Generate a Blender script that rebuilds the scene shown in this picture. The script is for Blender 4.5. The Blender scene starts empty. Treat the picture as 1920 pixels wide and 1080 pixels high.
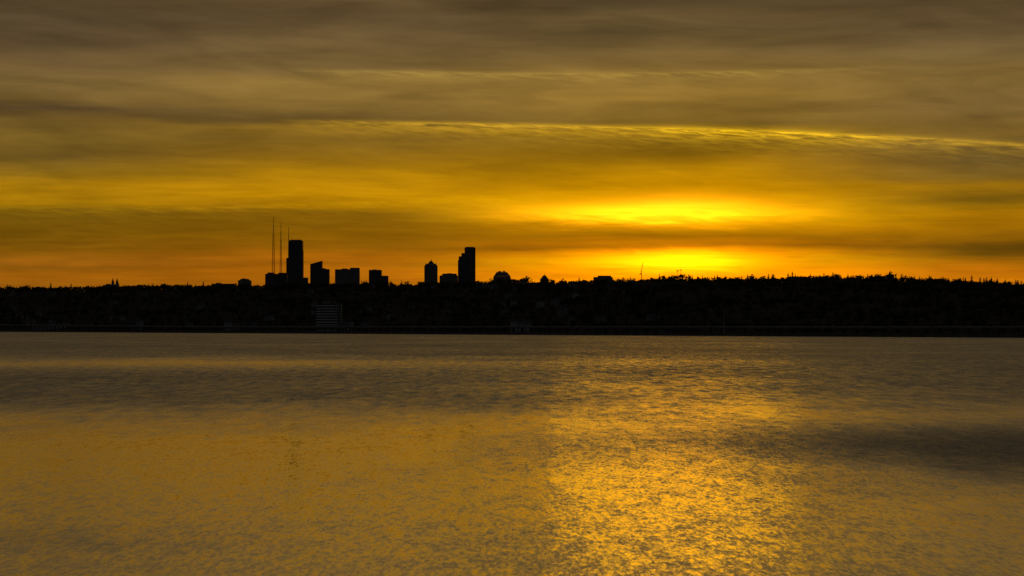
import bpy, math, random
import numpy as np
from mathutils import Vector
random.seed(7); rng=np.random.default_rng(11)
F=4516.0; HOR=612.0; CAMH=9.0
scene=bpy.context.scene
def lin(c):
    out=[]
    for v in c[:3]:
        v=v/255.0
        out.append(v/12.92 if v<=0.04045 else ((v+0.055)/1.055)**2.4)
    return tuple(out)+(1.0,)
def AZ(px): return math.degrees(math.atan((px-960)/F))
def EL(py): return math.degrees(math.atan((HOR-py)/F))

# ---------------------------------------------------------------- node helper
class N:
    def __init__(s,nt): s.nt=nt
    def new(s,t,**k):
        n=s.nt.nodes.new(t)
        for a,b in k.items(): setattr(n,a,b)
        return n
    def link(s,a,b):
        s.nt.links.new(a.s if isinstance(a,V) else a,b)
    def put(s,sock,v):
        if isinstance(v,V): s.nt.links.new(v.s,sock)
        elif hasattr(v,'is_output'): s.nt.links.new(v,sock)
        else: sock.default_value=v
    def math(s,op,*a,clamp=False):
        n=s.new('ShaderNodeMath',operation=op,use_clamp=clamp)
        for i,v in enumerate(a): s.put(n.inputs[i],v)
        return V(s,n.outputs[0])
    def comb(s,x,y,z):
        n=s.new('ShaderNodeCombineXYZ')
        for i,v in enumerate((x,y,z)): s.put(n.inputs[i],v)
        return n.outputs[0]
    def sep(s,v):
        n=s.new('ShaderNodeSeparateXYZ'); s.put(n.inputs[0],v)
        return [V(s,o) for o in n.outputs]
    def noise(s,vec,scale=1.0,detail=4,rough=0.5,dist=0.0,color=False):
        n=s.new('ShaderNodeTexNoise'); s.put(n.inputs['Vector'],vec)
        n.inputs['Scale'].default_value=scale; n.inputs['Detail'].default_value=detail
        n.inputs['Roughness'].default_value=rough; n.inputs['Distortion'].default_value=dist
        return n.outputs['Color'] if color else V(s,n.outputs['Fac'])
    def ss(s,v,a,b,lo=0.0,hi=1.0):
        n=s.new('ShaderNodeMapRange',interpolation_type='SMOOTHSTEP')
        s.put(n.inputs['Value'],v)
        n.inputs['From Min'].default_value=a; n.inputs['From Max'].default_value=b
        n.inputs['To Min'].default_value=lo; n.inputs['To Max'].default_value=hi
        return V(s,n.outputs[0])
    def mix(s,f,a,b,bt='MIX'):
        n=s.new('ShaderNodeMix',data_type='RGBA',blend_type=bt)
        s.put(n.inputs[0],f); s.put(n.inputs[6],a); s.put(n.inputs[7],b)
        return n.outputs[2]
    def ramp(s,f,stops,interp='LINEAR'):
        n=s.new('ShaderNodeValToRGB'); cr=n.color_ramp; cr.interpolation=interp
        s.put(n.inputs[0],f)
        stops=sorted(stops)
        cr.elements[0].position=stops[0][0]; cr.elements[0].color=stops[0][1]
        cr.elements[1].position=stops[-1][0]; cr.elements[1].color=stops[-1][1]
        for p,c in stops[1:-1]:
            e=cr.elements.new(p); e.color=c
        return n.outputs[0]
    def gauss(s,x,y,cx,cy,rx,ry):
        a=(x-cx)*(1.0/rx); b=(y-cy)*(1.0/ry)
        return s.math('EXPONENT',(a*a+b*b)*-1.0)
class V:
    def __init__(s,n,sock): s.n=n; s.s=sock
    def __add__(s,o): return s.n.math('ADD',s,o)
    __radd__=__add__
    def __sub__(s,o): return s.n.math('SUBTRACT',s,o)
    def __rsub__(s,o): return s.n.math('SUBTRACT',o,s)
    def __mul__(s,o): return s.n.math('MULTIPLY',s,o)
    __rmul__=__mul__
    def __truediv__(s,o): return s.n.math('DIVIDE',s,o)

# ---------------------------------------------------------------- sky (world)
SUN_AZ=AZ(1285); SUN_EL=EL(470)
w=bpy.data.worlds.new("sky"); scene.world=w; w.use_nodes=True
nt=w.node_tree; nt.nodes.clear(); g=N(nt)
tc=g.new('ShaderNodeTexCoord')
dx,dy,dz=g.sep(tc.outputs['Generated'])
az=g.math('ARCTAN2',dx,dy)*57.29578
el=g.math('ARCSINE',dz)*57.29578
wv=g.noise(g.comb(az*0.16,el*0.9,3.1),1.0,3,0.5)
wf=g.noise(g.comb(az*0.55+el*0.8,el*3.4,7.7),1.0,5,0.55)
elw=el+(wv-0.5)*0.34+(wf-0.5)*0.22
t=elw*0.1
def prof(rows):
    return g.ramp(t,[(max(0,EL(y)/10),lin(c)) for y,c in rows])
A_=prof([(610,(118,70,12)),(540,(140,84,12)),(520,(156,91,10)),(502,(138,85,12)),(492,(156,94,16)),(470,(126,82,8)),(440,(118,81,8)),(412,(106,76,10)),(398,(116,83,12)),(388,(164,117,8)),(350,(166,118,10)),(328,(134,100,22)),(300,(108,82,30)),(270,(114,88,32)),(235,(110,84,36)),(210,(78,60,35)),(195,(106,82,40)),(160,(124,98,52)),(130,(112,88,51)),(90,(88,70,45)),(50,(77,62,41)),(0,(85,68,43))])
B_=prof([(610,(140,80,8)),(540,(164,94,8)),(505,(170,96,8)),(492,(152,88,8)),(482,(162,93,8)),(465,(132,82,6)),(440,(130,85,5)),(402,(122,83,8)),(388,(160,110,5)),(368,(186,130,4)),(322,(164,116,8)),(300,(140,100,16)),(262,(122,91,28)),(238,(130,97,29)),(225,(94,72,35)),(200,(130,101,46)),(150,(138,108,51)),(128,(114,90,49)),(80,(106,84,50)),(40,(84,67,42)),(0,(91,72,44))])
C_=prof([(610,(220,122,4)),(540,(242,136,3)),(515,(245,142,0)),(490,(242,162,0)),(476,(218,130,0)),(464,(142,80,4)),(455,(164,92,2)),(444,(136,82,2)),(427,(184,119,0)),(410,(226,160,0)),(395,(232,167,2)),(375,(210,146,0)),(350,(176,120,0)),(320,(164,115,4)),(290,(128,91,12)),(262,(124,91,20)),(245,(142,105,22)),(230,(114,87,32)),(180,(140,107,44)),(130,(126,98,47)),(100,(114,90,49)),(60,(84,68,40)),(30,(96,77,46)),(0,(80,65,41))])
D_=prof([(610,(180,102,5)),(540,(198,111,5)),(508,(188,108,8)),(495,(160,96,6)),(480,(104,70,8)),(466,(96,64,8)),(455,(128,83,6)),(430,(150,98,4)),(402,(164,110,4)),(385,(138,97,8)),(375,(112,81,12)),(350,(148,104,12)),(335,(112,85,28)),(310,(98,76,36)),(280,(108,84,38)),(262,(124,95,38)),(200,(118,92,47)),(150,(126,99,49)),(100,(108,87,51)),(60,(89,71,44)),(0,(85,68,42))])
c=g.mix(g.ss(az,AZ(60),AZ(620)),A_,B_)
c=g.mix(g.ss(az,AZ(680),AZ(1180)),c,C_)
c=g.mix(g.ss(az,AZ(1340),AZ(1860)),c,D_)
up=g.ramp(el*(1/90.0),[(0.08,lin((96,78,44))),(0.13,lin((86,72,46))),(0.22,lin((70,64,52))),(0.45,lin((60,58,56))),(1.0,lin((46,48,53)))])
c=g.mix(g.ss(el,7.6,9.8),c,up)
s1=g.noise(g.comb(az*0.22-el*0.35,el*1.9,0.0),1.0,7,0.54,0.4)
s2=g.noise(g.comb(az*0.9+el*1.6,el*7.0,4.0),1.0,5,0.55,0.6)
s3=g.noise(g.comb(az*0.45-el*0.6,el*11.0,9.0),1.0,6,0.55,0.5)
s4=g.noise(g.comb(az*0.30+el*0.7,el*1.5,15.0),1.0,5,0.50,0.8)
hi=g.ss(el,1.0,5.0,0.5,1.0)
br=1.03+(s1-0.5)*0.85+(s2-0.5)*g.ss(el,2.5,5.5,0.36,0.20)+(s3-0.5)*g.ss(el,2.5,5.0,0.45,0.10)+(s4-0.5)*hi*0.95
br=g.math('MAXIMUM',br,0.35)
brc=g.comb(br,br,br)
c=g.mix(1.0,c,brc,'MULTIPLY')
def addc(c,f,col):
    n=g.new('ShaderNodeVectorMath',operation='SCALE'); n.inputs[0].default_value=col[:3]; g.put(n.inputs['Scale'],f)
    return g.mix(1.0,c,n.outputs[0],'ADD')
P=1/78.8
wob=(s2-0.5)*0.30+(s1-0.5)*0.25+(s3-0.5)*0.12
elg=el+wob
c=addc(c,g.gauss(az,elg,AZ(1270),EL(430),400*P,95*P)*(0.4+s1),(0.15,0.068,0.0))
c=addc(c,g.gauss(az,elg,AZ(1225),EL(400),200*P,16*P)*(0.2+s2*1.6),(1.9,0.64,0.010))
c=addc(c,g.gauss(az,elg,AZ(1290),EL(384),130*P,20*P)*(0.2+s2),(0.8,0.24,0.005))
c=addc(c,g.gauss(az,elg,AZ(1275),EL(489),125*P,18*P)*(0.4+s3*1.3),(2.8,0.74,0.003))
c=addc(c,g.gauss(az,elg,AZ(1310),EL(512),240*P,13*P)*(0.3+s3),(0.4,0.11,0.0))
def streak(c,pts,th_up,th_dn,a0,a1,a2,a3,col,wb=0.10,k=1.0):
    xs=[AZ(p[0]) for p in pts]; ys=[EL(p[1]) for p in pts]
    q=np.polyfit(xs,ys,3)
    line=((az*float(q[0])+float(q[1]))*az+float(q[2]))*az+float(q[3])
    nn=g.noise(g.comb(az*1.9+el*9.0,el*10.0,21.0),1.0,5,0.62,0.5)
    d=el-line+(nn-0.5)*wb
    u=g.math('EXPONENT',g.math('MAXIMUM',d,0.0)*(-1/(th_up*P)))
    l=g.math('EXPONENT',g.math('MINIMUM',d,0.0)*(1/(th_dn*P)))
    m=g.ss(az,AZ(a0),AZ(a1))*g.ss(az,AZ(a2),AZ(a3),1.0,0.0)
    return addc(c,u*l*m*g.ss(nn,0.33,0.66,0.2,1.3)*k,col)
L1=[(300,224),(550,225),(950,233),(1400,247),(1650,258),(1920,277)]
c=streak(c,L1,3,15,420,900,1650,2400,(0.38,0.21,0.006),0.2)
c=streak(c,L1,4,10,1150,1320,1450,1750,(0.44,0.26,0.0),0.2)
c=streak(c,[(300,128),(600,131),(900,137),(1300,136),(1700,128)],2.5,10,450,750,1300,1800,(0.12,0.08,0.012),0.18)
c=streak(c,[(-200,380),(100,392),(400,390),(700,378),(1000,372)],2,14,-600,-300,900,1100,(0.09,0.05,0.0),0.2)
front=g.ss(dy,-0.3,0.85)
c=g.mix(front,(0.026,0.026,0.030,1),c)
c=g.mix(g.ss(el,-3,-0.3),(0.03,0.025,0.015,1),c)
sk=g.new('ShaderNodeTexSky',sky_type='NISHITA',sun_disc=False)
sk.sun_elevation=math.radians(SUN_EL); sk.sun_rotation=math.radians(SUN_AZ)
sk.dust_density=4.0
nsc=g.new('ShaderNodeVectorMath',operation='SCALE'); g.link(sk.outputs[0],nsc.inputs[0]); nsc.inputs['Scale'].default_value=0.0004
c=g.mix(1.0,c,nsc.outputs[0],'ADD')
bg=g.new('ShaderNodeBackground'); g.link(c,bg.inputs[0]); bg.inputs[1].default_value=1.0
out=g.new('ShaderNodeOutputWorld'); g.link(bg.outputs[0],out.inputs[0])

# sun veiled by cloud
sl=bpy.data.lights.new("sun","SUN"); sl.energy=0.0048; sl.angle=math.radians(6.0); sl.color=(1.0,0.47,0.01)
so=bpy.data.objects.new("sun",sl); scene.collection.objects.link(so)
sd=Vector((math.sin(math.radians(SUN_AZ-0.3)),math.cos(math.radians(SUN_AZ-0.3)),math.tan(math.radians(SUN_EL+0.6))))
so.rotation_euler=sd.to_track_quat('Z','Y').to_euler()

# ---------------------------------------------------------------- materials
def pmat(name,rough=0.8,spec=0.3):
    m=bpy.data.materials.new(name); m.use_nodes=True
    n=N(m.node_tree); b=m.node_tree.nodes['Principled BSDF']
    b.inputs['Roughness'].default_value=rough
    b.inputs['Specular IOR Level'].default_value=spec
    return m,n,b
def varmat(name,c1,c2,scale,rough=0.85,spec=0.1):
    m,n,b=pmat(name,rough,spec)
    ge=n.new('ShaderNodeNewGeometry')
    f=n.noise(ge.outputs['Position'],scale,4,0.6)
    n.link(n.mix(n.ss(f,0.35,0.65),c1,c2),b.inputs['Base Color'])
    return m
M_fol=varmat("foliage",(0.035,0.040,0.018,1),(0.095,0.085,0.045,1),0.03,0.95,0.0)
M_gnd=varmat("hillside_soil",(0.04,0.04,0.02,1),(0.08,0.065,0.04,1),0.02,0.95,0.0)
M_conc=varmat("concrete",(0.22,0.21,0.20,1),(0.30,0.29,0.27,1),0.2)
M_steel=varmat("painted_steel",(0.10,0.06,0.05,1),(0.14,0.09,0.07,1),0.5,0.6)
M_wall=varmat("house_walls",(0.10,0.09,0.08,1),(0.42,0.40,0.37,1),0.013)
M_roof=varmat("roof_shingle",(0.05,0.045,0.04,1),(0.09,0.08,0.07,1),0.02)
M_white=varmat("white_paint",(0.6,0.6,0.58,1),(0.75,0.75,0.72,1),0.2)
M_glassd,_,_b=pmat("dark_glass",0.25,0.5); _b.inputs['Base Color'].default_value=(0.02,0.022,0.025,1)
def facade(name,c1,c2,sx=3.2,sz=3.8):
    m,n,b=pmat(name,0.6,0.3)
    ge=n.new('ShaderNodeNewGeometry'); x,y,z=n.sep(ge.outputs['Position'])
    fx=n.math('FRACT',(x+y)*(1/sx)); fz=n.math('FRACT',z*(1/sz))
    win=n.math('GREATER_THAN',fx,0.3)*n.math('GREATER_THAN',fz,0.42)
    nz=n.noise(ge.outputs['Position'],0.05,3,0.5)
    wall=n.mix(nz,c1,c2)
    n.link(n.mix(win,wall,(0.025,0.028,0.032,1)),b.inputs['Base Color'])
    n.link(n.math('SUBTRACT',0.8,win*0.4),b.inputs['Roughness'])
    return m
M_f1=facade("tower_facade_dark",(0.08,0.08,0.085,1),(0.13,0.125,0.12,1))
M_f2=facade("tower_facade_stone",(0.24,0.22,0.2,1),(0.32,0.29,0.26,1))

# ---------------------------------------------------------------- mesh builder
class MB:
    def __init__(s): s.v=[]; s.f=[]; s.m=[]; s.mats=[]
    def mi(s,mat):
        if mat not in s.mats: s.mats.append(mat)
        return s.mats.index(mat)
    def poly(s,verts,faces,mat):
        o=len(s.v); s.v+=[tuple(p) for p in verts]; i=s.mi(mat)
        for f in faces: s.f.append([o+k for k in f]); s.m.append(i)
    def box(s,x0,x1,y0,y1,z0,z1,mat,ztl=None,ztr=None):
        a=z1 if ztl is None else ztl; b=z1 if ztr is None else ztr
        s.poly([(x0,y0,z0),(x1,y0,z0),(x1,y1,z0),(x0,y1,z0),(x0,y0,a),(x1,y0,b),(x1,y1,b),(x0,y1,a)],
            [(3,2,1,0),(4,5,6,7),(0,1,5,4),(1,2,6,5),(2,3,7,6),(3,0,4,7)],mat)
    def frus(s,cx,cy,z0,z1,r0,r1,n,mat,rot=0.0):
        v=[]
        for r,z in((r0,z0),(r1,z1)):
            for k in range(n):
                a=rot+2*math.pi*k/n; v.append((cx+r*math.cos(a),cy+r*math.sin(a),z))
        s.poly(v,[(k,(k+1)%n,n+(k+1)%n,n+k) for k in range(n)]+[tuple(range(n,2*n)),tuple(range(n-1,-1,-1))],mat)
    def beam(s,p,q,r,mat):
        p=Vector(p); q=Vector(q); d=(q-p).normalized()
        a=d.orthogonal().normalized(); b=d.cross(a)
        v=[]
        for c_ in(p,q):
            for k in range(4):
                t_=math.pi/4+k*math.pi/2; v.append(c_+a*r*math.cos(t_)+b*r*math.sin(t_))
        s.poly(v,[(k,(k+1)%4,4+(k+1)%4,4+k) for k in range(4)]+[(3,2,1,0),(4,5,6,7)],mat)
    def obj(s,name):
        me=bpy.data.meshes.new(name); me.from_pydata(s.v,[],s.f)
        for m in s.mats: me.materials.append(m)
        me.polygons.foreach_set('material_index',s.m); me.update()
        o=bpy.data.objects.new(name,me); scene.collection.objects.link(o); return o
def X(px,D): return (px-960)/F*D
def Z(py,D): return CAMH+(HOR-py)/F*D

# ---------------------------------------------------------------- hillside terrain
rp=[-3000,0,200,400,600,800,1000,1200,1400,1550,1700,1800,1920,2400,4500]
ry=[545,538,536,533,532,530,527,524,521,519,521,526,533,540,545]
def shoreY(s): return 3090.0/(1+1.4*np.clip(s,-0.26,0.45))
def hnoise(x,y):
    return (np.sin(x*0.011+1.3)*np.cos(y*0.009)+0.6*np.sin(x*0.023+y*0.017)+0.4*np.sin(x*0.051-y*0.033+2))
def hill(s,t):
    Yr=shoreY(s)+2200
    Y=shoreY(s)+2200*t
    top=CAMH+(HOR-np.interp(960+s*F,rp,ry))/F*Yr-13.5
    u=np.clip(t,0,1); prof_=np.sin(u*math.pi/2)**1.15
    z=top*prof_*(1-0.45*np.clip((t-1)/2.5,0,1))
    z=z+hnoise(s*Y,Y)*4.0*np.clip(t*4,0,1)*np.where(t>0.85,0.35,1)
    return s*Y,Y,z
S=np.linspace(-0.7,0.7,320); T=np.concatenate([[-0.02],np.linspace(0,1.2,50),np.linspace(1.3,5,20)])
SS,TT=np.meshgrid(S,T); xx,yy,zz=hill(SS,np.maximum(TT,0)); zz[0]-=6; yy[0]-=3
zz[1]=0.6
nc=len(S)
verts=np.stack([xx,yy,zz],-1).reshape(-1,3)
faces=[(r*nc+k,r*nc+k+1,(r+1)*nc+k+1,(r+1)*nc+k) for r in range(len(T)-1) for k in range(nc-1)]
me=bpy.data.meshes.new("hillside"); me.from_pydata(verts.tolist(),[],faces); me.materials.append(M_gnd)
for p in me.polygons: p.use_smooth=True
ho=bpy.data.objects.new("hillside",me); scene.collection.objects.link(ho)

# ---------------------------------------------------------------- forest
def conifer(r):
    v=[];q=[]
    def quad(a,b,c_,d):
        o=len(v); v.extend([a,b,c_,d]); q.append((o,o+1,o+2,o+3))
    for k in range(2):
        a=k*math.pi/2; dx_,dy_=0.012*math.cos(a),0.012*math.sin(a)
        quad((-dx_,-dy_,0),(dx_,dy_,0),(dx_*.2,dy_*.2,1),(-dx_*.2,-dy_*.2,1))
    L=11; W=r.uniform(0.20,0.30)
    for l in range(L):
        h=0.10+0.84*l/L+r.uniform(-.02,.02); rad=W*(1-(l/L))**0.7*r.uniform(.75,1.15)+0.02
        for k in range(7):
            a=r.uniform(0,6.28); ca,sa=math.cos(a),math.sin(a); rr=rad*r.uniform(.6,1.15); wd=rr*0.45
            dz=-rr*r.uniform(.1,.5)
            quad((0,0,h+0.06),(ca*rr*.6-sa*wd,sa*rr*.6+ca*wd,h+dz*.5),(ca*rr,sa*rr,h+dz),(ca*rr*.6+sa*wd,sa*rr*.6-ca*wd,h+dz*.4-.02))
    return np.array(v),np.array(q)
def decid(r):
    v=[];q=[]
    def quad(a,b,c_,d):
        o=len(v); v.extend([a,b,c_,d]); q.append((o,o+1,o+2,o+3))
    for k in range(6):
        a=r.uniform(0,6.28); e=(0.3*math.cos(a)*r.random(),0.3*math.sin(a)*r.random(),r.uniform(.6,.85))
        quad((-.02,0,0.0),(.02,0,0.0),(e[0]+.006,e[1],e[2]),(e[0]-.006,e[1],e[2]))
    cl=[(r.uniform(-.28,.28),r.uniform(-.28,.28),r.uniform(.35,.75),r.uniform(.16,.26)) for _ in range(6)]
    for _ in range(64):
        cx,cy,cz,cr=r.choice(cl)
        d=Vector((r.gauss(0,1),r.gauss(0,1),r.gauss(0,.8))).normalized()*cr*r.uniform(.4,1.05)
        p=Vector((cx,cy,cz))+d
        a=Vector((r.gauss(0,1),r.gauss(0,1),r.gauss(0,1))).normalized()*r.uniform(.04,.085); b=a.orthogonal().normalized()*r.uniform(.04,.08)
        quad(tuple(p-a-b),tuple(p+a-b*.6),tuple(p+a*.7+b),tuple(p-a*.8+b))
    return np.array(v),np.array(q)
rr_=random.Random(3)
CON=[conifer(rr_) for _ in range(6)]; DEC=[decid(rr_) for _ in range(7)]
AV=[];AQ=[];off=0
def plant(s,t,kind,h,wf=1.0):
    global off
    x,y,z=hill(np.array([s]),np.array([t])); pv,pq=rr_.choice(CON if kind else DEC)
    a=rr_.uniform(0,6.28); ca,sa=math.cos(a),math.sin(a)
    m=np.empty_like(pv); m[:,0]=(pv[:,0]*ca-pv[:,1]*sa)*h*wf+x[0]; m[:,1]=(pv[:,0]*sa+pv[:,1]*ca)*h*wf+y[0]; m[:,2]=pv[:,2]*h+z[0]-0.6
    AV.append(m); AQ.append(pq+off); off+=len(pv)
def cleared(s,t):
    px=960+s*F
    return t<0.05 and any(a-4<px<b+4 for a,b in((592,664),(60,130),(240,268),(420,500),(958,1000)))
NT=9000
for i in range(NT):
    if i<3800: t_=rr_.uniform(0.86,1.08)
    else: t_=rr_.uniform(0.01,0.9)**0.9
    s_=rr_.uniform(-0.32,0.32)
    right=np.clip((s_-0.02)/0.12,0,1)
    clump=math.sin(s_*150+t_*9)*math.sin(s_*61+1)
    if cleared(s_,t_): continue
    kind=rr_.random()<(0.04+0.10*right)*(1+clump)
    if kind: h=rr_.uniform(10,15)+(7*rr_.random()**2.2)
    else: h=rr_.uniform(7,13)*(1+0.26*clump)+(5*rr_.random()**4)
    plant(s_,t_,kind,h,1.0 if kind else rr_.uniform(0.9,1.5))
for px,hh in [(95,28),(45,20),(352,20),(1168,22),(1340,19),(1478,22),(1486,25),(1545,21),(1562,22),(1680,25),(1746,21),(1822,26),(1838,23),(1850,25),(1859,22),(1870,24),(1885,23),(1905,23),(1915,22),(1432,18),(1600,19),(1640,20)]:
    plant((px-960)/F,0.99,True,hh,1.2)
for i in range(60):
    px=rr_.choice([rr_.uniform(1150,1920),rr_.uniform(1400,1920),rr_.uniform(0,1900)])
    plant((px-960)/F,rr_.uniform(0.95,1.0),True,rr_.uniform(15,22),1.15)
V_=np.concatenate(AV); Q_=np.concatenate(AQ)
me=bpy.data.meshes.new("forest"); me.vertices.add(len(V_)); me.vertices.foreach_set('co',V_.ravel())
me.loops.add(Q_.size); me.loops.foreach_set('vertex_index',Q_.ravel().astype(np.int32))
me.polygons.add(len(Q_)); me.polygons.foreach_set('loop_start',np.arange(0,Q_.size,4,dtype=np.int32))
me.update(calc_edges=True); me.materials.append(M_fol)
fo=bpy.data.objects.new("forest",me); scene.collection.objects.link(fo)

# ---------------------------------------------------------------- houses on the slope
def hz(s,t):
    x,y,z=hill(np.array([s]),np.array([t])); return float(x[0]),float(y[0]),float(z[0])
mb=MB(); rh=random.Random(21)
for i in range(120):
    s=rh.uniform(-0.26,0.06); t_=rh.uniform(0.06,0.8)
    x,y,z=hz(s,t_); wd=rh.uniform(8,15); dp=rh.uniform(8,11); h=rh.uniform(6,8)
    mb.box(x-wd/2,x+wd/2,y-dp/2,y+dp/2,z-4,z+h,M_wall)
    rz=rh.uniform(2,3.5)
    x0,x1,y0,y1=x-wd/2-.5,x+wd/2+.5,y-dp/2-.5,y+dp/2+.5
    mb.poly([(x0,y0,z+h),(x1,y0,z+h),(x1,y1,z+h),(x0,y1,z+h),(x0,y,z+h+rz),(x1,y,z+h+rz)],[(0,1,5,4),(2,3,4,5),(0,4,3),(1,2,5)],M_roof)
    for k in range(int(wd//3)):
        wx=x-wd/2+1.2+k*3
        for fl in range(int(h//3)):
            mb.box(wx,wx+1.5,y-dp/2-0.06,y-dp/2-0.01,z+0.9+fl*2.9,z+2.2+fl*2.9,M_glassd)
mb.obj("hillside_houses")

# ---------------------------------------------------------------- city buildings
def tower(name,D,parts,mat,depth=35,z0=15,extras=None):
    mb=MB(); 
    for i,p in enumerate(parts):
        a,b,top=p[0],p[1],p[2]; k=i*2.3
        x0,x1=X(a,D),X(b,D); zt=Z(top,D)
        if len(p)>3: mb.box(x0,x1,D+k,D+depth-k*1.1,z0,zt,mat,ztl=Z(p[3],D),ztr=Z(p[4],D))
        else:
            mb.box(x0,x1,D+k,D+depth-k*1.1,z0,zt,mat)
            mb.box(x0+.7,x1-.7,D+k+.7,D+k+1.4,zt,zt+1.3,M_conc)
        zz_=z0+30+k*.3
        lim=zt-3 if len(p)<=3 else Z(max(p[3],p[4]),D)-4
        while zz_<lim:
            mb.box(x0-.35,x1+.35,D+k-.4,D+k-.02,zz_,zz_+.9,M_conc); zz_+=11.7
    if extras: extras(mb,D)
    return mb.obj(name)
DD=9400
def ex_col(mb,D):
    mb.box(X(544,D),X(563,D),D+8,D+28,Z(450.5,D),Z(449.2,D),M_conc)
    mb.beam((X(546.5,D),D+14,Z(450,D)),(X(546.5,D),D+14,Z(444,D)),.4,M_steel)
    mb.beam((X(561,D),D+14,Z(450,D)),(X(561,D),D+14,Z(446,D)),.4,M_steel)
tower("skyscraper",DD,[(540.5,566.8,451),(536.5,553,484),(556,567.6,470),(524,545,513)],M_f1,48,extras=ex_col)
tower("office_tower",DD-300,[(581.5,603.5,490,495,489),(600,610,503.5),(608,617,505)],M_f1,38)
tower("office_block",DD-500,[(628,659,505.5),(656,673.5,502.5),(640,652,504)],M_f2,40)
tower("office_block",DD-200,[(691.5,715,506.5),(712,727.5,517.5),(699,706,505.6)],M_f1,40)
def ex_pyr(mb,D):
    cx=X(808,D); w=X(819,D)-cx
    r2=math.sqrt(2)
    mb.frus(cx,D+18,Z(497,D),Z(494.5,D),w*r2*.93,w*r2*.72,4,M_f2,math.pi/4)
    mb.frus(cx,D+18,Z(494.5,D),Z(488,D),w*r2*.58,w*r2*.06,4,M_roof,math.pi/4)
    mb.beam((cx,D+18,Z(488.5,D)),(cx,D+18,Z(485,D)),.6,M_steel)
    for sx in(-1,1): mb.box(cx+sx*w*.86-1.6,cx+sx*w*.86+1.6,D+2,D+8,Z(497,D),Z(493.8,D),M_f2)
tower("pyramid_roof_tower",DD,[(795.5,820,498),(797,818.5,496.8)],M_f2,38,extras=ex_pyr)
tower("office_block",DD-400,[(824,858,517),(829,856,513.5),(838,848,512.8)],M_f2,38)
tower("skyscraper",DD-100,[(871,891.3,464.5),(873,889,463.4)],M_f1,40)
tower("office_tower",DD-350,[(865,881,475),(858.5,867,488),(860,866,481),(878,883,486)],M_f1,36)
def ex_round(mb,D):
    mb.poly([(X(926,D),D+5,Z(517.5,D)),(X(957,D),D+5,Z(517.5,D)),(X(957,D),D+28,Z(517.5,D)),(X(926,D),D+28,Z(517.5,D)),
             (X(931,D),D+8,Z(510,D)),(X(950.5,D),D+8,Z(510,D)),(X(950.5,D),D+25,Z(510,D)),(X(931,D),D+25,Z(510,D))],
         [(0,1,5,4),(1,2,6,5),(2,3,7,6),(3,0,4,7),(4,5,6,7)],M_f2)
    mb.box(X(934,D),X(940,D),D+10,D+20,Z(510.2,D),Z(508.2,D),M_f2); mb.box(X(943,D),X(947,D),D+10,D+20,Z(510.2,D),Z(507.6,D),M_f2)
tower("office_tower",DD-600,[(925,957.5,518.5)],M_f2,36,extras=ex_round)
tower("office_block",DD-900,[(497,521,514),(501,513,511.5),(521,538,512),(566,577,521)],M_f1,30)
tower("apartment_block",8000,[(396,440,532.5),(404,414,531)],M_f2,25)
tower("apartment_block",7900,[(446,470,526),(450,466,523.5),(454,460,522.5)],M_f2,25)
tower("apartment_block",7900,[(60,86,539.5),(66,74,538)],M_f2,25)
tower("apartment_block",8300,[(1113,1149,520),(1121,1146,517.4)],M_f2,25)
def ex_dome(mb,D):
    cx=X(1021,D);k=D/F
    rs=[(6,522,520),(5.2,520,518),(4,518,516.5),(2.2,516.5,515.6)]
    nx=[5.2,4,2.2,.6]
    for (r,a,b),n_ in zip(rs,nx): mb.frus(cx,D+12,Z(a,D),Z(b,D),r*k,n_*k,14,M_roof)
    mb.beam((cx,D+12,Z(516,D)),(cx,D+12,Z(512.5,D)),.5,M_steel)
tower("domed_church",8000,[(1013,1029,522.5)],M_f2,24,extras=ex_dome)
def ex_ch(mb,D):
    k=D/F
    for px in(211.5,219.5):
        cx=X(px,D)
        mb.box(cx-2.3*k,cx+2.3*k,D-4,D+4,60,Z(529.5,D),M_f2)
        mb.frus(cx,D,Z(529.5,D),Z(522,D),2.6*k,0.25*k,8,M_roof)
        mb.beam((cx,D,Z(522.5,D)),(cx,D,Z(520.5,D)),.35,M_steel)
tower("church",7000,[(193,221,534.5,534.5,532.5),(198,207,533)],M_f2,26,z0=60,extras=ex_ch)

def radio(name,px,D,top,wpx,neck,zb=70):
    mb=MB(); k=D/F; cx=X(px,D); zt=Z(top,D); zn=Z(neck,D)
    def hw(z):
        return max(0.7,wpx*k*0.5*(1-0.68*(z-zb)/(zn-zb)))
    z=zb; 
    while z<zn:
        z2=min(zn,z+8); a=hw(z); b=hw(z2)
        c0=[(cx-a,D-a),(cx+a,D-a),(cx+a,D+a),(cx-a,D+a)]; c1=[(cx-b,D-b),(cx+b,D-b),(cx+b,D+b),(cx-b,D+b)]
        for i in range(4):
            j=(i+1)%4
            mb.beam((*c0[i],z),(*c1[i],z2),.42,M_steel)
            mb.beam((*c0[i],z),(*c1[j],z2),.24,M_steel)
            mb.beam((*c1[i],z2),(*c1[j],z2),.24,M_steel)
        z=z2
    mb.beam((cx,D,zn-1),(cx,D,(zn+zt)/2),1.0,M_steel)
    mb.beam((cx,D,(zn+zt)/2),(cx,D,zt),.6,M_steel)
    for q in np.linspace(zn,zt,5)[:-1]: mb.box(cx-1.3,cx+1.3,D-1.3,D+1.3,q,q+.5,M_steel)
    mb.obj(name)
radio("radio_tower",512.5,7500,406,7.0,440)
radio("radio_tower",526.5,7400,418,5.0,450)
radio("radio_tower",541,7700,426,2.8,455)

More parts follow.
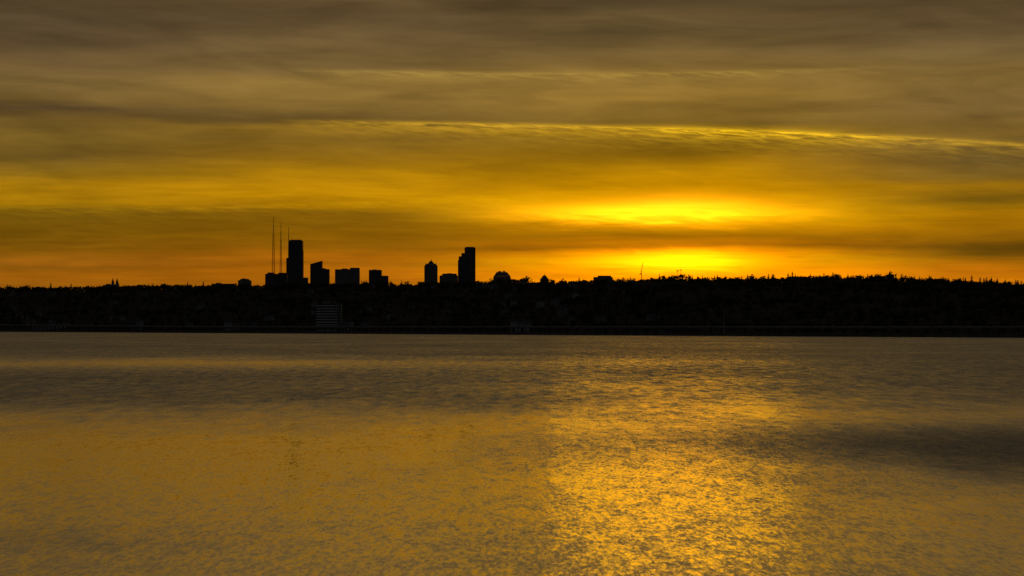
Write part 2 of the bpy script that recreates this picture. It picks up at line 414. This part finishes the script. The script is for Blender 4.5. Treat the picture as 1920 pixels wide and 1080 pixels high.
mb=MB(); D=8200; 
def P3(px,py,dy=0): return (X(px,D),D+dy,Z(py,D))
mb.beam(P3(1203,530),P3(1203,512),1.1,M_steel); mb.beam(P3(1202.5,513),P3(1205.5,492),.85,M_steel)
mb.beam(P3(1203,512),P3(1200.2,514),1.1,M_steel); mb.beam(P3(1201.5,507),P3(1203.2,512),.5,M_steel); mb.beam(P3(1201.5,507),P3(1205.2,494),.25,M_steel)
mb.beam(P3(1201.5,507),P3(1200.2,514),.3,M_steel)
mb.box(X(1199.6,D),X(1200.9,D),D-2,D+2,Z(515.5,D),Z(513,D),M_conc)
mb.obj("construction_crane")
for px,top in((1270.5,507),(1276.5,505.5)):
    D=7600; mb=MB(); cx=X(px,D)
    mb.frus(cx,D,70,Z(top,D),1.0,.6,8,M_steel)
    mb.box(cx-3.6,cx+3.6,D-1,D+.2,Z(top+1.6,D),Z(top-.2,D),M_steel)
    for i in range(6):
        for j in range(2): mb.frus(cx-3+i*1.2,D-1.3,Z(top+1.2,D)+j*1.3,Z(top+1.2,D)+j*1.3+.7,.4,.4,8,M_white)
    mb.obj("floodlight_mast")

# lakeside apartment block with balconies
def shoreD(px): return float(shoreY((px-960)/F))
mb=MB(); D=shoreD(617)+18; x0,x1=X(594,D),X(640,D); zt=Z(569,D); zb=2.5
mb.box(x0,x1,D,D+16,zb-4,zt,M_f2)
nfl=10; fh=(zt-zb)/nfl; bw=(x1-7-x0)
for i in range(nfl+1):
    z=zb+i*fh
    mb.box(x0-.5,x1-6,D-1.9,D-.02,z-.15,z+.15,M_conc)
    if i<nfl:
        mb.box(x0-.5,x1-6,D-1.95,D-1.85,z+.15,z+1.25,M_white)
        for k in range(7):
            wx=x0+1+k*4.0
            if wx+2.6<x1-7: mb.box(wx,wx+2.6,D-.1,D-.02,z+.3,z+2.4,M_glassd)
for k in range(8):
    wx=x0-.4+k*bw/7.0; mb.box(wx,wx+.3,D-1.8,D-.03,zb,zt,M_conc)
mb.box(x0+8,x0+18,D+3,D+12,zt,zt+2.8,M_conc)
mb.box(X(640,D)+.1,X(662,D),D+2,D+14,zb-4,Z(603,D),M_wall)
mb.obj("apartment_building")

for a,b,t_ in((958,1000,602),(240,268,603),(420,500,607),(60,130,607)):
    D=shoreD(a)+22
    mb=MB(); n=max(2,int((b-a)/14)); ra=random.Random(a)
    for i in range(n):
        p0=a+(b-a)*i/n; p1=a+(b-a)*(i+1)/n-1.5; zt=Z(t_+ra.uniform(-1.5,3),D)
        xa,xb=X(p0,D),X(p1,D); yy0=D+i*1.7
        mb.box(xa,xb,yy0,yy0+10,-2,zt,M_wall)
        mb.poly([(xa-.4,yy0-.4,zt),(xb+.4,yy0-.4,zt),(xb+.4,yy0+10.4,zt),(xa-.4,yy0+10.4,zt),(xa-.4,yy0+5,zt+2.4),(xb+.4,yy0+5,zt+2.4)],[(0,1,5,4),(2,3,4,5),(0,4,3),(1,2,5)],M_roof)
        k=xa+1
        while k+1.4<xb:
            mb.box(k,k+1.4,yy0-.07,yy0-.01,zt-2.4,zt-1.0,M_glassd); k+=2.6
    mb.obj("waterfront_house_row")

# ---------------------------------------------------------------- floating bridge
mb=MB()
p0=Vector((-864-140*1.0,4064+140*1.67,0)); p1=Vector((411+330,1935-330*1.67,0))
d=(p1-p0); Lb=d.length; d.normalize(); nrm=Vector((-d.y,d.x,0))
def bxl(s0,s1,w0,w1,z0,z1,mat):
    A=p0+d*s0; B=p0+d*s1
    c_=[A+nrm*w0,B+nrm*w0,B+nrm*w1,A+nrm*w1]
    mb.poly([(q.x,q.y,z0) for q in c_]+[(q.x,q.y,z1) for q in c_],[(3,2,1,0),(4,5,6,7),(0,1,5,4),(1,2,6,5),(2,3,7,6),(3,0,4,7)],mat)
seg=110; n=int(Lb/seg)+1
M_pont=varmat("pontoon_concrete",(0.07,0.07,0.068,1),(0.12,0.115,0.11,1),0.1)
def deckz(s):
    u=s/Lb; return 7.0+ (1.0-min(1,max(0,(u-0.0)/0.35)))*4.0
for i in range(n):
    s0=i*seg; s1=s0+seg-.4
    bxl(s0,s1,-12,12,-3,2.6,M_pont)
    k=s0
    while k<s1-8:
        z=deckz(k)
        bxl(k,k+9.1,-9,9,z,z+1.3,M_pont)
        bxl(k,k+9.1,-9,-8.7,z+1.3,z+2.2,M_conc)
        bxl(k,k+9.1,8.7,9,z+1.3,z+2.2,M_conc)
        k+=9.15
    k=s0+4
    while k<s1:
        for wv_ in(-7,6): bxl(k,k+1.2,wv_,wv_+1.2,2.6,deckz(k),M_pont)
        k+=18.3
bo=mb.obj("floating_bridge")
mb=MB(); s=20
while s<Lb:
    A=p0+d*s+nrm*8; z=deckz(s)+1.3
    mb.beam((A.x,A.y,z),(A.x,A.y,z+5.5),.10,M_steel); s+=55
mb.obj("bridge_lamp_posts")
D=2450; mb=MB(); cx=X(1357,D)
mb.box(cx-2,cx+2,D-2,D+2,-2,1.6,M_conc); mb.frus(cx,D,1.6,Z(590,D),.7,.25,8,M_conc); mb.box(cx-.9,cx+.9,D-.4,D+.4,Z(597,D),Z(595,D),M_conc)
mb.obj("navigation_mast")

# ---------------------------------------------------------------- water
m=bpy.data.materials.new("lake_water"); m.use_nodes=True; n=N(m.node_tree); b=m.node_tree.nodes['Principled BSDF']
ge=n.new('ShaderNodeNewGeometry'); x,y,z=n.sep(ge.outputs['Position'])
pn=n.noise(n.comb(x*0.012,y*0.006,0.0),1.0,4,0.55)
pn2=n.noise(n.comb(x*0.05,y*0.016,5.0),1.0,5,0.62)
pg=n.noise(n.comb(x*0.6,y*0.16,8.0),1.0,4,0.65)
pf=n.noise(n.comb(x*0.55,y*0.075,18.0),1.0,5,0.72)
far=n.ss(y,120,420)
xw=x+(pn2-0.5)*26.0; yw=y+(pn-0.5)*60.0+(pn2-0.5)*50.0
# wind map: 0 slick .. 1 ruffled
wind=n.ss(yw,180,320,0.04,0.80)
wind=wind+n.gauss(xw,yw,46,180,36,42)*1.3
wind=wind-n.gauss(xw,yw,-90,600,130,95)*0.60
wind=wind-n.gauss(xw,yw,18,330,34,150)*0.32
wind=wind+n.gauss(xw,yw,-18,104,9,5)*0.2
wind=wind+(pn-0.5)*0.7+(pn2-0.5)*0.45+(pg-0.5)*0.4+(pf-0.5)*(far*1.1+0.2)
wind=n.math('MINIMUM',n.math('MAXIMUM',wind,0.03),1.25)
w1=n.noise(n.comb(x*1.9,y*0.42,0.0),1.0,3,0.6,0.4,color=True)
w2=n.noise(n.comb(x*6.0,y*1.1,2.0),1.0,3,0.6,0.4,color=True)
w3=n.noise(n.comb(x*0.50,y*0.11,6.0),1.0,5,0.70,0.2,color=True)
a1=n.sep(w1); a2=n.sep(w2); a3=n.sep(w3)
amp=0.078+wind*0.32
mixs=lambda k:((a1[k]-0.5)*0.75+(a2[k]-0.5)*1.2+(a3[k]-0.5)*(0.3+far*2.0))*amp
sx=mixs(0); sy=mixs(1)-wind*0.045
nv_=n.new('ShaderNodeVectorMath',operation='NORMALIZE'); n.link(n.comb(sx,sy,1.0),nv_.inputs[0])
n.link(nv_.outputs[0],b.inputs['Normal'])
b.inputs['Base Color'].default_value=(0.012,0.014,0.012,1)
b.inputs['IOR'].default_value=1.33
rgh=0.12+wind*0.22
n.link(rgh,b.inputs['Roughness'])
gl=n.new('ShaderNodeBsdfGlossy'); gl.inputs['Color'].default_value=(0.98,0.95,0.90,1)
n.link(rgh,gl.inputs['Roughness']); n.link(nv_.outputs[0],gl.inputs['Normal'])
mx=n.new('ShaderNodeMixShader'); n.link(n.ss(wind,0.0,1.1,0.90,0.16),mx.inputs[0])
n.link(b.outputs[0],mx.inputs[1]); n.link(gl.outputs[0],mx.inputs[2])
n.link(mx.outputs[0],m.node_tree.nodes['Material Output'].inputs['Surface'])
me=bpy.data.meshes.new("lake"); 
me.from_pydata([(-30000,-3000,0),(30000,-3000,0),(30000,45000,0),(-30000,45000,0)],[],[(0,1,2,3)]); me.materials.append(m)
lo=bpy.data.objects.new("lake",me); scene.collection.objects.link(lo)

# ---------------------------------------------------------------- camera
cd=bpy.data.cameras.new("camera"); co=bpy.data.objects.new("camera",cd); scene.collection.objects.link(co)
cd.sensor_width=36; cd.lens=F/1920*36; cd.clip_start=1; cd.clip_end=100000
co.location=(0,0,CAMH); co.rotation_euler=(math.radians(90)+math.atan((HOR-540)/F),0,0)
scene.camera=co
scene.view_settings.view_transform='Standard'; scene.view_settings.look='None'; scene.view_settings.exposure=0
